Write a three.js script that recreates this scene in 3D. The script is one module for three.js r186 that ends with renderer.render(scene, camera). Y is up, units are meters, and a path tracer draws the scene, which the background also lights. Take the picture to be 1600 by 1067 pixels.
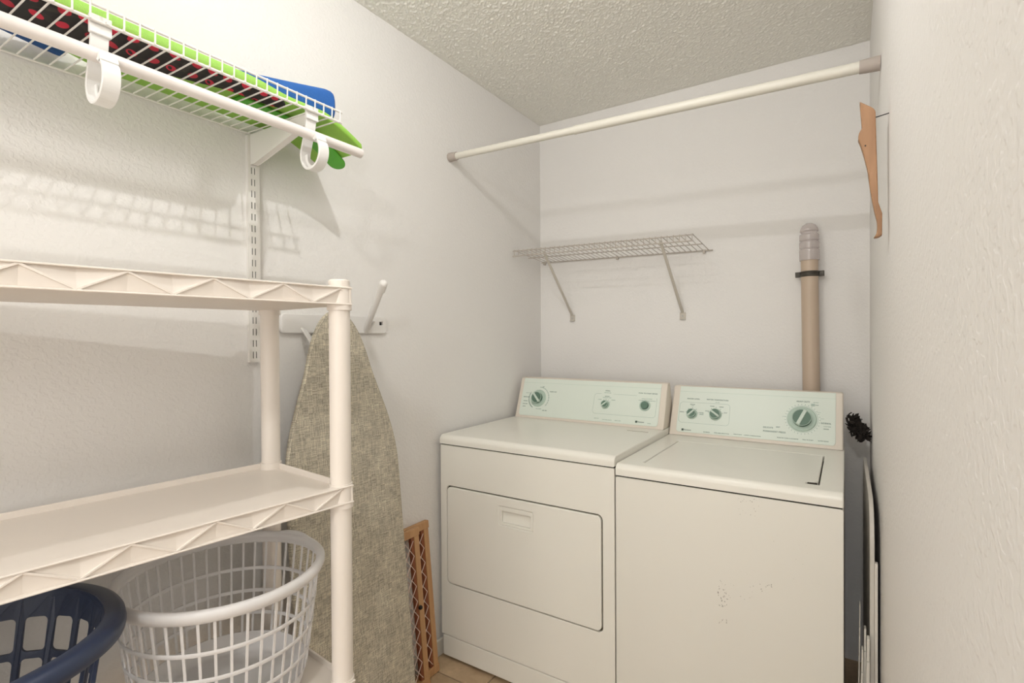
import * as THREE from 'three';
import { RoundedBoxGeometry } from 'three/addons/geometries/RoundedBoxGeometry.js';
import { RectAreaLightUniformsLib } from 'three/addons/lights/RectAreaLightUniformsLib.js';
import { mergeGeometries } from 'three/addons/utils/BufferGeometryUtils.js';

// ---------------------------------------------------------------- camera, light, exposure
const scene = new THREE.Scene();
scene.background = new THREE.Color(0x000000);
const camera = new THREE.PerspectiveCamera(2 * Math.atan(533.5 / 810.26) * 180 / Math.PI, 1600 / 1067, 0.02, 30);
camera.rotation.order = 'YXZ';
camera.position.set(1.4234, 1.3155, 2.4965);
camera.rotation.set(-0.009, 0.5739, -0.006);
scene.add(camera);
const renderer = new THREE.WebGLRenderer({ antialias: true });
renderer.toneMapping = THREE.LinearToneMapping;
renderer.toneMappingExposure = 0.98;
renderer.shadowMap.enabled = true;
renderer.shadowMap.type = THREE.PCFSoftShadowMap;
const LAMP_ROOM = { pos: [0.80, 2.385, 1.72], power: 0.90, color: '#ffffff', radius: 0.35 };  // out of view overhead, lights the walls and machine tops
const LAMP_HALL = { pos: [1.46, 2.36, 3.45], power: 2.8, color: '#ffffff', radius: 3 };  // out of view behind the camera, lights the left and back walls

RectAreaLightUniformsLib.init();
const FILL_WINDOW = { x0: 0.25, x1: 2.45, y0: 0.25, y1: 2.2, z: 4.7, level: 1.25 };          // added fill light: unseen glowing window in the hall behind the camera
const fillLight = new THREE.RectAreaLight(0xffffff, FILL_WINDOW.level, FILL_WINDOW.x1 - FILL_WINDOW.x0 - 0.1, FILL_WINDOW.y1 - FILL_WINDOW.y0 - 0.1);
fillLight.position.set((FILL_WINDOW.x0 + FILL_WINDOW.x1) / 2, (FILL_WINDOW.y0 + FILL_WINDOW.y1) / 2, FILL_WINDOW.z - 0.03); fillLight.lookAt(fillLight.position.x, fillLight.position.y, 0);
fillLight.name = 'added_fill_light'; scene.add(fillLight);

// ---------------------------------------------------------------- helpers
let seed = 12345;
const rnd = () => { seed = (seed * 1664525 + 1013904223) >>> 0; return seed / 4294967296; };
const V = (x, y, z) => new THREE.Vector3(x, y, z);
const used = {};
function numbered(n) { const k = used[n] || 0; used[n] = k + 1; return k ? n + '_' + String(k).padStart(3, '0') : n; }
function shadowed(o) { o.traverse(m => { if (m.isMesh) { m.castShadow = true; m.receiveShadow = true; } }); return o; }
function tag(o, label, category, group, kind) {
  if (label) o.userData.label = label;
  if (category) o.userData.category = category;
  if (group) o.userData.group = group;
  if (kind) o.userData.kind = kind;
  return o;
}
function thing(name, label, category, pos = [0, 0, 0], turn = 0, group) {
  const g = new THREE.Group(); g.name = numbered(name); g.position.set(...pos); g.rotation.y = turn;
  scene.add(g); return tag(g, label, category, group);
}
function part(parent, name, geo, m, label) {
  const o = new THREE.Mesh(Array.isArray(geo) ? merge(geo) : geo, m);
  parent.userData.counts ??= {};
  const k = parent.userData.counts[name] || 0; parent.userData.counts[name] = k + 1;
  o.name = k ? name + '_' + String(k).padStart(3, '0') : name;
  if (label) o.userData.label = label;
  o.castShadow = o.receiveShadow = true; parent.add(o); return o;
}
function struct(name, geo, m, parent = scene) {
  const o = new THREE.Mesh(Array.isArray(geo) ? merge(geo) : geo, m); o.name = numbered(name);
  o.userData.kind = 'structure'; o.castShadow = o.receiveShadow = true; parent.add(o); return o;
}
function norm(g) {
  g = g.index ? g.toNonIndexed() : g;
  if (!g.attributes.normal) g.computeVertexNormals();
  if (!g.attributes.uv) g.setAttribute('uv', new THREE.BufferAttribute(new Float32Array(g.attributes.position.count * 2), 2));
  for (const k of Object.keys(g.attributes)) if (!['position', 'normal', 'uv'].includes(k)) g.deleteAttribute(k);
  return g;
}
const merge = list => list.length === 1 ? list[0] : mergeGeometries(list.map(norm));
const box = (x0, x1, y0, y1, z0, z1, r = 0.002, s = 2) =>
  (r > 0 ? new RoundedBoxGeometry(x1 - x0, y1 - y0, z1 - z0, s, Math.min(r, (x1 - x0) / 2.01, (y1 - y0) / 2.01, (z1 - z0) / 2.01))
    : new THREE.BoxGeometry(x1 - x0, y1 - y0, z1 - z0)).translate((x0 + x1) / 2, (y0 + y1) / 2, (z0 + z1) / 2);
function bar(a, b, r, n = 8, r2 = r) {            // round bar between two points
  const A = V(...a), B = V(...b), d = B.clone().sub(A);
  const g = new THREE.CylinderGeometry(r2, r, d.length(), n);
  g.translate(0, d.length() / 2, 0);
  g.applyQuaternion(new THREE.Quaternion().setFromUnitVectors(V(0, 1, 0), d.normalize()));
  return g.translate(A.x, A.y, A.z);
}
function flatBar(a, b, w, t, side, r = 0.001) {    // rectangular bar: w along "side", t across
  const A = V(...a), B = V(...b), d = B.clone().sub(A), L = d.length(); d.normalize();
  const s = V(...side); s.addScaledVector(d, -s.dot(d)).normalize();
  const n = new THREE.Vector3().crossVectors(s, d);
  const g = new RoundedBoxGeometry(w, L, t, 1, Math.min(r, t / 2.1, w / 2.1));
  const m = new THREE.Matrix4().makeBasis(s, d, n); g.applyMatrix4(m);
  const c = A.add(B).multiplyScalar(0.5); return g.translate(c.x, c.y, c.z);
}
function tube(pts, r, seg = 40, n = 8, closed = false) {
  return new THREE.TubeGeometry(new THREE.CatmullRomCurve3(pts.map(p => V(...p)), closed), seg, r, n, closed);
}
function roundRect(x0, y0, x1, y1, r, hole) {
  const s = hole ? new THREE.Path() : new THREE.Shape();
  s.moveTo(x0 + r, y0); s.lineTo(x1 - r, y0); s.absarc(x1 - r, y0 + r, r, -Math.PI / 2, 0);
  s.lineTo(x1, y1 - r); s.absarc(x1 - r, y1 - r, r, 0, Math.PI / 2);
  s.lineTo(x0 + r, y1); s.absarc(x0 + r, y1 - r, r, Math.PI / 2, Math.PI);
  s.lineTo(x0, y0 + r); s.absarc(x0 + r, y0 + r, r, Math.PI, 1.5 * Math.PI); return s;
}
function extr(shape, depth, bevel = 0, seg = 2, cs = 10) {
  return new THREE.ExtrudeGeometry(shape, { depth: depth - 2 * bevel, bevelEnabled: bevel > 0, bevelSize: bevel, bevelThickness: bevel, bevelOffset: -bevel, bevelSegments: seg, curveSegments: cs }).translate(0, 0, bevel);
}
const poly = pts => { const s = new THREE.Shape(); pts.forEach((p, i) => i ? s.lineTo(...p) : s.moveTo(...p)); s.closePath(); return s; };
// triplanar uv in metres, for any piece with a patterned material
function metreUv(g, k = 1) {
  g = norm(g); const p = g.attributes.position, n = g.attributes.normal, u = g.attributes.uv;
  for (let i = 0; i < p.count; i++) {
    const ax = Math.abs(n.getX(i)), ay = Math.abs(n.getY(i)), az = Math.abs(n.getZ(i));
    if (ax >= ay && ax >= az) u.setXY(i, p.getZ(i) * k, p.getY(i) * k);
    else if (ay >= az) u.setXY(i, p.getX(i) * k, p.getZ(i) * k);
    else u.setXY(i, p.getX(i) * k, p.getY(i) * k);
  }
  return g;
}
// ---------------------------------------------------------------- procedural textures
function tileNoise(N, cells, oct = 1, gain = 0.5) {
  const out = new Float32Array(N * N); let amp = 1, tot = 0;
  for (let o = 0; o < oct; o++) {
    const c = cells << o, lat = new Float32Array(c * c); for (let i = 0; i < c * c; i++) lat[i] = rnd();
    for (let y = 0; y < N; y++) for (let x = 0; x < N; x++) {
      const fx = x / N * c, fy = y / N * c, ix = fx | 0, iy = fy | 0; let tx = fx - ix, ty = fy - iy;
      tx = tx * tx * (3 - 2 * tx); ty = ty * ty * (3 - 2 * ty);
      const a = lat[iy * c + ix], b = lat[iy * c + (ix + 1) % c], d = lat[((iy + 1) % c) * c + ix], e = lat[((iy + 1) % c) * c + (ix + 1) % c];
      out[y * N + x] += amp * ((a + (b - a) * tx) * (1 - ty) + (d + (e - d) * tx) * ty);
    }
    tot += amp; amp *= gain;
  }
  for (let i = 0; i < out.length; i++) out[i] /= tot; return out;
}
function dataTex(N, fn, srgb, rep = 1) {
  const d = new Uint8Array(N * N * 4);
  for (let i = 0; i < N * N; i++) { const c = fn(i, i % N, (i / N) | 0); d[i * 4] = c[0]; d[i * 4 + 1] = c[1]; d[i * 4 + 2] = c[2]; d[i * 4 + 3] = 255; }
  const t = new THREE.DataTexture(d, N, N, THREE.RGBAFormat); t.wrapS = t.wrapT = THREE.RepeatWrapping;
  t.magFilter = THREE.LinearFilter; t.minFilter = THREE.LinearMipmapLinearFilter; t.generateMipmaps = true;
  if (srgb) t.colorSpace = THREE.SRGBColorSpace; t.repeat.set(rep, rep); t.needsUpdate = true; return t;
}
const clamp = (x, a = 0, b = 1) => Math.min(b, Math.max(a, x));
const sm = (a, b, x) => { const t = clamp((x - a) / (b - a)); return t * t * (3 - 2 * t); };
function canvasTex(w, h, draw) {
  const c = document.createElement('canvas'); c.width = w; c.height = h; draw(c.getContext('2d'), w, h);
  const t = new THREE.CanvasTexture(c); t.colorSpace = THREE.SRGBColorSpace; t.anisotropy = 8; return t;
}
const nA = tileNoise(512, 48, 2, 0.6), nB = tileNoise(512, 8, 3), nC = tileNoise(512, 128, 1);
// orange-peel plaster: soft blobs of about 6 mm, 0.5 m per tile
const peel = dataTex(512, i => { const v = 255 * clamp(0.75 * sm(0.42, 0.66, nA[i]) + 0.15 * nB[i] + 0.1 * nC[i]); return [v, v, v]; }, false, 3);

const std = (color, rough = 0.6, extra = {}) => new THREE.MeshStandardMaterial({ color: new THREE.Color(color), roughness: rough, ...extra });
const M = {
  wall: std('#eeebe7', 0.85, { bumpMap: peel, bumpScale: 0.00045 }),
  ceiling: std('#f3f1e9', 0.95),
  trim: std('#e0dcd2', 0.5),
  enamel: std('#f1eee4', 0.3),
  gapShade: std('#3a362f', 0.8),  // dark colour standing for the shade inside seams and gaps
  console: std('#e3d9cb', 0.4),
  shelfPlastic: std('#ede4da', 0.42),
  wire: std('#ece8e2', 0.4),
  white: std('#ebe8e4', 0.35),
  hook: std('#eceae6', 0.35),
  rodIvory: std('#dfdbcf', 0.4),
  rubber: std('#b3a89f', 0.7),
  steel: std('#b9b7b4', 0.35, { metalness: 0.8 }),
  dark: std('#1c1a19', 0.7),
  dullWire: std('#bfb6ac', 0.5), strut: std('#cbc4b8', 0.5),
};

// ---------------------------------------------------------------- the room
const W = 1.4988, H = 2.478, ZR = 2.25, HX = 2.7, ZH = 4.7;
const wl = struct('wall_left', metreUv(box(-0.1, 0, 0, H, -0.1, ZH, 0)), M.wall);
struct('wall_back', metreUv(box(0, W, 0, H, -0.1, 0, 0)), M.wall);
struct('wall_right', metreUv(box(W, W + 0.11, 0, H, -0.1, ZR, 0)), M.wall);
struct('added_wall_hall_side', metreUv(box(W + 0.11, HX, 0, H, ZR - 0.1, ZR, 0)), M.wall);  // added hall walls, out of view, returning light into the room
struct('added_wall_hall_right', metreUv(box(HX, HX + 0.1, 0, H, ZR - 0.1, ZH, 0)), M.wall);
{ // added hall end wall, out of view, holding the glowing fill window
  const q = FILL_WINDOW, s = poly([[-0.1, 0], [HX + 0.1, 0], [HX + 0.1, H], [-0.1, H]]); s.holes.push(new THREE.Path([[q.x0, q.y0], [q.x1, q.y0], [q.x1, q.y1], [q.x0, q.y1]].map(p => new THREE.Vector2(...p))));
  struct('added_wall_front', metreUv(extr(s, 0.1).translate(0, 0, ZH)), M.wall);
  const w = new THREE.Group(); w.name = 'added_window_1'; w.userData.kind = 'structure'; scene.add(w);
  part(w, 'added_window_frame', [box(q.x0, q.x1, q.y0, q.y0 + 0.05, ZH, ZH + 0.08), box(q.x0, q.x1, q.y1 - 0.05, q.y1, ZH, ZH + 0.08), box(q.x0, q.x0 + 0.05, q.y0, q.y1, ZH, ZH + 0.08), box(q.x1 - 0.05, q.x1, q.y0, q.y1, ZH, ZH + 0.08)], M.trim);
  part(w, 'added_glow_pane', box(q.x0 + 0.05, q.x1 - 0.05, q.y0 + 0.05, q.y1 - 0.05, ZH + 0.02, ZH + 0.03, 0), std('#ffffff', 0.6, { emissive: new THREE.Color('#ffffff'), emissiveIntensity: 0.8 }));  // glowing pane added to fill the room with soft frontal light
}
{ // popcorn ceiling: one sprayed sheet with real lumps over the laundry room
  const nx = 560, nz = 520, ZP = 1.4, g = new THREE.PlaneGeometry(W, ZP, nx, nz); g.rotateX(Math.PI / 2); g.translate(W / 2, 0, ZP / 2);
  const p = g.attributes.position, N = 512;
  for (let i = 0; i < p.count; i++) {
    const x = p.getX(i), z = p.getZ(i);
    const a = nC[(((z * 640) | 0) % N) * N + (((x * 640) | 0) % N)], b = nC[(((z * 900 + 91) | 0) % N) * N + (((x * 900 + 37) | 0) % N)];
    const edge = Math.min(1, x / 0.01, (W - x) / 0.01, z / 0.01);
    p.setY(i, H - 0.0015 - edge * (0.0026 * sm(0.5, 0.95, a) + 0.0016 * sm(0.4, 0.85, b)));
  }
  g.computeVertexNormals();
  const c = struct('ceiling', box(-0.1, HX + 0.1, H, H + 0.1, -0.1, ZH + 0.1, 0), M.ceiling);
  part(c, 'popcorn_texture', g, M.ceiling);
}
{ // tan ceramic floor tiles on a grout bed
  const fl = struct('floor', box(-0.1, HX + 0.1, -0.1, -0.003, -0.1, ZH + 0.1, 0), std('#8d7b66', 0.9));
  const tt = dataTex(512, i => { const k = nB[i] * 0.7 + nA[i] * 0.3; return [200 + 26 * (k - 0.5) * 2, 180 + 26 * (k - 0.5) * 2, 152 + 24 * (k - 0.5) * 2]; }, true, 1.6);
  const mats = [0, 1, 2].map(i => std(['#e6dccf', '#f0e6da', '#dcd0c2'][i], 0.45, { map: tt }));
  const S = 0.33, g = box(-S / 2 + 0.003, S / 2 - 0.003, -0.006, 0, -S / 2 + 0.003, S / 2 - 0.003, 0.002, 1);
  for (let i = 0; i < 8; i++) for (let j = 0; j < 14; j++) {
    const t = part(fl, 'floor_tile', i + j === 0 ? metreUv(g) : g, mats[(i * 7 + j * 5 + (i * j) % 3) % 3]);
    t.position.set(0.11 + i * S, 0, 0.13 + j * S); t.rotation.y = ((i * 3 + j) % 4) * Math.PI / 2;
  }
}
struct('baseboard_left', box(0, 0.012, 0, 0.068, 0.02, ZH - 0.02, 0.004), M.trim);

// ---------------------------------------------------------------- unseen lamps, placed to light walls and shelves
function lamp(spec, label) {
  const [x, y, z] = spec.pos, t = thing('unseen_ceiling_lamp', label, 'lamp', [x, H - 0.008, z]);
  part(t, 'base_plate', new THREE.CylinderGeometry(0.11, 0.115, 0.02, 40).translate(0, -0.01, 0), M.white);
  part(t, 'bulb', new THREE.SphereGeometry(0.045, 24, 16).translate(0, y - H + 0.008, 0), std('#fff6ea', 0.5, { emissive: new THREE.Color(spec.color), emissiveIntensity: 3 }));
  part(t, 'socket', new THREE.CylinderGeometry(0.02, 0.026, Math.max(0.01, H - 0.008 - y - 0.05), 20).translate(0, (y + 0.04 - H + 0.008 - 0.015) / 2, 0), M.white);
  const l = new THREE.PointLight(new THREE.Color(spec.color), spec.power, 0, 2); l.position.set(x, y, z);
  l.castShadow = true; l.shadow.radius = spec.radius; l.shadow.mapSize.set(2048, 2048); l.shadow.bias = -0.0005; l.name = numbered('bulb_light'); scene.add(l);
}
lamp(LAMP_ROOM, 'unseen bare bulb ceiling lamp above the laundry room, placed to light its walls and machines');
lamp(LAMP_HALL, 'unseen bare bulb ceiling lamp in the hall behind the camera, placed to light the left and back walls');

// ---------------------------------------------------------------- consoles' print
const mint = '#e2eadf', ink = '#4f6b5d', inkSoft = '#8da596';
function panelPrint(w, h, draw) {                 // metres in, drawing in metres with y up
  const k = 2048 / w; return canvasTex(2048, Math.round(h * k), (c, cw, ch) => {
    c.fillStyle = mint; c.fillRect(0, 0, cw, ch);
    const P = (x, y) => [x * k, ch - y * k];
    const text = (s, x, y, size, col = ink, align = 'left', weight = 'bold', width) => {
      c.font = `${weight} ${size * k}px sans-serif`; c.fillStyle = col; c.textAlign = 'left'; c.textBaseline = 'middle';
      const mw = c.measureText(s).width || 1, sx = width ? width * k / mw : 1, [X, Y] = P(x, y);
      c.save(); c.translate(X, Y); c.scale(sx, 1); c.fillText(s, align === 'center' ? -mw / 2 : align === 'right' ? -mw : 0, 0); c.restore();
    };
    const rr = (x0, y0, x1, y1, r, col = inkSoft, lw = 0.0008) => {
      const [a, b] = P(x0, y1), [d, e] = P(x1, y0); r *= k; c.strokeStyle = col; c.lineWidth = lw * k; c.beginPath();
      c.moveTo(a + r, b); c.lineTo(d - r, b); c.arcTo(d, b, d, b + r, r); c.lineTo(d, e - r); c.arcTo(d, e, d - r, e, r); c.lineTo(a + r, e); c.arcTo(a, e, a, e - r, r); c.lineTo(a, b + r); c.arcTo(a, b, a + r, b, r); c.closePath(); c.stroke();
    };
    const arc = (x, y, r, a0, a1, col = ink, lw = 0.001) => { const [X, Y] = P(x, y); c.strokeStyle = col; c.lineWidth = lw * k; c.beginPath(); c.arc(X, Y, r * k, -a1, -a0); c.stroke(); };
    const line = (x0, y0, x1, y1, col = ink, lw = 0.001) => { c.strokeStyle = col; c.lineWidth = lw * k; c.beginPath(); c.moveTo(...P(x0, y0)); c.lineTo(...P(x1, y1)); c.stroke(); };
    const ticks = (x, y, r0, r1, a0, a1, n, col = ink, lw = 0.001) => { for (let i = 0; i <= n; i++) { const a = a0 + (a1 - a0) * i / n; line(x + r0 * Math.cos(a), y + r0 * Math.sin(a), x + r1 * Math.cos(a), y + r1 * Math.sin(a), col, lw); } };
    const fill = (x0, y0, x1, y1, col) => { c.fillStyle = col; const [a, b] = P(x0, y1), [d, e] = P(x1, y0); c.fillRect(a, b, d - a, e - b); };
    draw({ text, rr, arc, line, ticks, fill, c });
  });
}
const logo = (d, x, y) => { d.fill(x, y - 0.0045, x + 0.009, y + 0.0045, '#2f463b'); d.text('Kenmore', x + 0.0105, y, 0.0085, '#2f463b', 'left', 'bold', 0.029); };
// control panel on a slope: rounded at its foot, running up over the top edge
function panelShape(x0, y0, x1, y1, r) {
  const s = new THREE.Shape(); s.moveTo(x0 + r, y0); s.lineTo(x1 - r, y0); s.absarc(x1 - r, y0 + r, r, -Math.PI / 2, 0);
  s.lineTo(x1, y1); s.lineTo(x0, y1); s.lineTo(x0, y0 + r); s.absarc(x0 + r, y0 + r, r, Math.PI, 1.5 * Math.PI); return s;
}
function fitUv(g, x0, y0, x1, y1) { const p = g.attributes.position, u = g.attributes.uv; for (let i = 0; i < p.count; i++) u.setXY(i, (p.getX(i) - x0) / (x1 - x0), (p.getY(i) - y0) / (y1 - y0)); return g; }
const knobGreen = std('#5d7a69', 0.45), knobPale = std('#d3e0d3', 0.4), ringMat = std('#bccfc0', 0.4);
function knob(parent, x, y, r, ang, skirtR, name = 'knob', dome = 0.016) {
  const k = part(parent, name, new THREE.CylinderGeometry(r * 0.92, r, dome, 40).rotateX(Math.PI / 2).translate(0, 0, dome / 2 + 0.003), knobGreen);
  k.position.set(x, y, 0.003);
  part(k, 'skirt', [new THREE.CylinderGeometry(skirtR * 0.93, skirtR, 0.005, 48).rotateX(Math.PI / 2).translate(0, 0, 0.0025), new THREE.TorusGeometry(r * 0.99, 0.0013, 8, 48).translate(0, 0, dome + 0.002)], ringMat);
  part(k, 'grip', box(-r * 0.2, r * 0.2, -r * 0.97, r * 0.97, 0.003, dome + 0.0075, 0.0025).rotateZ(ang), knobPale);
  return k;
}
function consoleOf(parent, len, sideProfile, slope, mintBox, print, bodyMat, dx = 0) {
  const g = extr(poly(sideProfile.map(([z, y]) => [-z, y])), len, 0.006, 3); g.rotateY(Math.PI / 2); // x along +x, z = -shape x
  const body = part(parent, 'console', g, bodyMat); body.position.x = dx;
  const [zb, yb, zt, yt] = slope, L = Math.hypot(zt - zb, yt - yb);
  const [x0, y0, x1, y1] = mintBox;
  const face = fitUv(new THREE.ExtrudeGeometry(panelShape(x0, y0, x1, y1, 0.012), { depth: 0.003, bevelEnabled: true, bevelSize: 0.0008, bevelThickness: 0.0008, bevelSegments: 2, curveSegments: 10 }), x0, y0, x1, y1);
  const panel = part(body, 'control_panel', face, std('#ffffff', 0.35, { map: print }));
  const up = V(0, (yt - yb) / L, (zt - zb) / L), n = new THREE.Vector3().crossVectors(V(1, 0, 0), up);
  for (const o of [panel]) { o.quaternion.setFromRotationMatrix(new THREE.Matrix4().makeBasis(V(1, 0, 0), up, n)); o.position.set(0, yb, zb).addScaledVector(n, -0.0015); }
  return { body, panel, frame: { n, up, zb, yb }, put(o) { o.position.copy(V(o.position.x, yb, zb).addScaledVector(up, o.userData.py).addScaledVector(n, 0.0022)); o.quaternion.copy(panel.quaternion); } };
}
// a knob standing on the sloping console
function consoleKnob(con, x, y, r, ang, skirtR, dome) { const k = knob(con.body, x, 0, r, ang, skirtR, 'knob', dome); k.userData.py = y; con.put(k); delete k.userData.py; return k; }

// ---------------------------------------------------------------- dryer
{
  const X0 = 0.0215, X1 = 0.7745, ZF = 0.874, ZB = 0.13, YS = 0.881, YT = 0.918, w = X1 - X0;
  const t = thing('clothes_dryer', 'cream front-loading clothes dryer with a wide drop door, left of the washer', 'dryer', [X0, 0, 0]);
  // front sheet with a rounded opening for the door
  const front = roundRect(0, 0.1, w, YS - 0.004, 0.004);
  front.holes.push(roundRect(0.031, 0.314, 0.711, 0.714, 0.02, true));
  part(t, 'cabinet', [extr(front, 0.012, 0.002).translate(0, 0, ZF - 0.012), box(0, w, 0.02, YS - 0.004, ZB, ZF - 0.013, 0.004)], M.enamel);
  part(t, 'toe_panel', box(0.006, w - 0.006, 0.013, 0.0965, ZF - 0.03, ZF - 0.0015, 0.004), M.enamel);
  part(t, 'seam_gap_shade', box(0.002, w - 0.002, YS - 0.006, YS + 0.002, ZB + 0.01, ZF - 0.006, 0), M.gapShade);  // dark filler for the shade in the seam under the top
  { // top sheet with a rolled front edge and a shallow dished field
    const prof = new THREE.Shape(); const zf = ZF + 0.004;
    prof.moveTo(-ZB, YS + 0.001); prof.lineTo(-zf, YS + 0.001); prof.lineTo(-zf, YT - 0.022);
    prof.absarc(-zf + 0.022, YT - 0.022, 0.022, Math.PI, Math.PI / 2, true); prof.lineTo(-ZB, YT); prof.closePath();
    part(t, 'top_panel', [extr(prof, w + 0.004, 0.004, 3, 12).rotateY(Math.PI / 2).translate(-0.002, 0, 0)], M.enamel);
    part(t, 'lint_screen_slot', [box(w - 0.13, w - 0.04, YT - 0.001, YT + 0.0012, 0.40, 0.404, 0.0005)], std('#b3ab99', 0.5));
  }
  { // door with a recessed pull
    const d = roundRect(0.036, 0.319, 0.706, 0.709, 0.018); d.holes.push(roundRect(0.290, 0.603, 0.440, 0.674, 0.004, true));
    const door = part(t, 'door', [extr(d, 0.014, 0.003, 3).translate(0, 0, ZF - 0.0115)], M.enamel);
    const rim = roundRect(0.2905, 0.6035, 0.4395, 0.6735, 0.004); rim.holes.push(roundRect(0.302, 0.613, 0.428, 0.657, 0.004, true));
    const cup = []; // sloping cup behind the rim
    cup.push(extr(rim, 0.012, 0.0015).translate(0, 0, ZF - 0.011));
    cup.push(box(0.296, 0.434, 0.606, 0.668, ZF - 0.0128, ZF - 0.0112, 0));
    cup.push(extr(poly([[-(ZF - 0.004), 0.614], [-(ZF - 0.0115), 0.652], [-(ZF - 0.0115), 0.614]]), 0.124).rotateY(Math.PI / 2).translate(0.303, 0, 0));
    part(door, 'door_handle', cup, M.enamel);
    part(t, 'door_gap_shade', extr((() => { const s = roundRect(0.030, 0.313, 0.712, 0.715, 0.02); s.holes.push(roundRect(0.045, 0.331, 0.699, 0.70, 0.014, true)); return s; })(), 0.003).translate(0, 0, ZF - 0.0128), std('#5a5346', 0.9));  // dark ring standing for the shade in the groove around the door
  }
  for (const [x, z] of [[0.05, 0.82], [w - 0.05, 0.82], [0.05, 0.2], [w - 0.05, 0.2]]) part(t, 'foot', new THREE.CylinderGeometry(0.018, 0.022, 0.024, 16).translate(x, 0.012, z), M.dark);
  const mb = [0.022, 0.012, 0.716, 0.199];
  const print = panelPrint(mb[2] - mb[0], mb[3] - mb[1], d => {
    const o = (x, y) => [x - mb[0], y - mb[1]];
    d.line(...o(0.02, 0.178), ...o(0.73, 0.178), '#bdd0c2', 0.001); d.line(...o(0.02, 0.172), ...o(0.73, 0.172), '#dfeadf', 0.001);
    const [kx, ky] = o(0.119, 0.1);
    d.arc(kx, ky, 0.056, -0.7, 1.6, '#7d978a', 0.0016); d.arc(kx, ky, 0.0535, 2.7, 4.2, '#7d978a', 0.003); d.ticks(kx, ky, 0.051, 0.058, 2.6, 4.2, 12, ink, 0.0011); d.ticks(kx, ky, 0.052, 0.06, -0.6, 1.5, 9, inkSoft, 0.0009);
    const [mx, my] = o(0.136, 0.154); d.c.fillStyle = ink; d.text('OFF', mx, my + 0.004, 0.0065, ink, 'center');
    d.text('TIMED DRY', ...o(0.175, 0.136), 0.0065, ink, 'left', 'bold', 0.038);
    d.text('AUTO DRY', ...o(0.043, 0.124), 0.005, inkSoft, 'left', 'bold', 0.03);
    d.text('MORE DRY', ...o(0.032, 0.103), 0.007, ink, 'left', 'bold', 0.036);
    d.text('NORMAL', ...o(0.036, 0.083), 0.0055, ink, 'left', 'bold', 0.024); d.text('LESS DRY', ...o(0.034, 0.068), 0.006, ink, 'left', 'bold', 0.028); d.text('OFF', ...o(0.036, 0.055), 0.006, ink, 'left', 'bold', 0.017);
    d.text('COOL DOWN', ...o(0.112, 0.047), 0.006, inkSoft, 'left', 'bold', 0.032); d.text('AIR DRY', ...o(0.150, 0.041), 0.0065, ink, 'left', 'bold', 0.026);
    d.rr(...o(0.412, 0.048), ...o(0.703, 0.142), 0.014, '#9db3a6', 0.001);
    d.fill(...o(0.445, 0.134), ...o(0.503, 0.146), mint); d.fill(...o(0.612, 0.134), ...o(0.706, 0.146), mint);
    d.text('SIGNAL', ...o(0.474, 0.156), 0.007, ink, 'center', 'bold', 0.024); d.text('TEMPERATURE', ...o(0.474, 0.147), 0.005, inkSoft, 'center', 'bold', 0.034);
    d.text('MEDIUM', ...o(0.474, 0.130), 0.0055, ink, 'center', 'bold', 0.022); d.text('PERMANENT PRESS', ...o(0.474, 0.124), 0.0045, inkSoft, 'center', 'bold', 0.042);
    d.text('LOW', ...o(0.431, 0.114), 0.0055, inkSoft, 'left', 'bold', 0.018); d.text('HIGH', ...o(0.497, 0.114), 0.0055, inkSoft, 'left', 'bold', 0.018);
    d.ticks(...o(0.47, 0.094), 0.02, 0.025, 0.5, 2.6, 4, ink, 0.0009);
    d.text('PUSH TO START DRYER', ...o(0.619, 0.154), 0.0075, ink, 'left', 'bold', 0.084);
    d.text('HOLD TO START', ...o(0.635, 0.129), 0.0045, inkSoft, 'left', 'bold', 0.048); d.line(...o(0.622, 0.122), ...o(0.698, 0.121), '#6d8a7b', 0.0012);
    d.text('HEAVY DUTY', ...o(0.425, 0.026), 0.005, inkSoft, 'left', 'bold', 0.022); d.text('EXTRA LARGE CAPACITY', ...o(0.464, 0.0225), 0.0045, inkSoft, 'left', 'bold', 0.046); d.text('WRINKLE GUARD', ...o(0.524, 0.0225), 0.0045, inkSoft, 'left', 'bold', 0.028);
    logo(d, ...o(0.618, 0.0255)); d.text('SERIES', ...o(0.672, 0.022), 0.0045, inkSoft, 'left', 'bold', 0.015);
  });
  const con = consoleOf(t, w - 0.0105, [[0.32, 0.9185], [0.25, 1.108], [0.215, 1.111], [0.15, 0.9185]], [0.32, 0.9185, 0.25, 1.108], mb, print, M.console, 0.0085);
  consoleKnob(con, 0.117, 0.1, 0.0265, 0.75, 0.043, 0.02).name = 'dial_knob';
  consoleKnob(con, 0.470, 0.092, 0.015, -0.85, 0.02, 0.014);
  const b = part(con.body, 'start_button', new THREE.CylinderGeometry(0.0155, 0.0165, 0.01, 36).rotateX(Math.PI / 2).translate(0, 0, 0.007), knobGreen);
  part(b, 'collar', new THREE.TorusGeometry(0.021, 0.0035, 10, 40).translate(0, 0, 0.001), ringMat);
  b.position.x = 0.653; b.userData.py = 0.099; con.put(b); delete b.userData.py;
}
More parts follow.
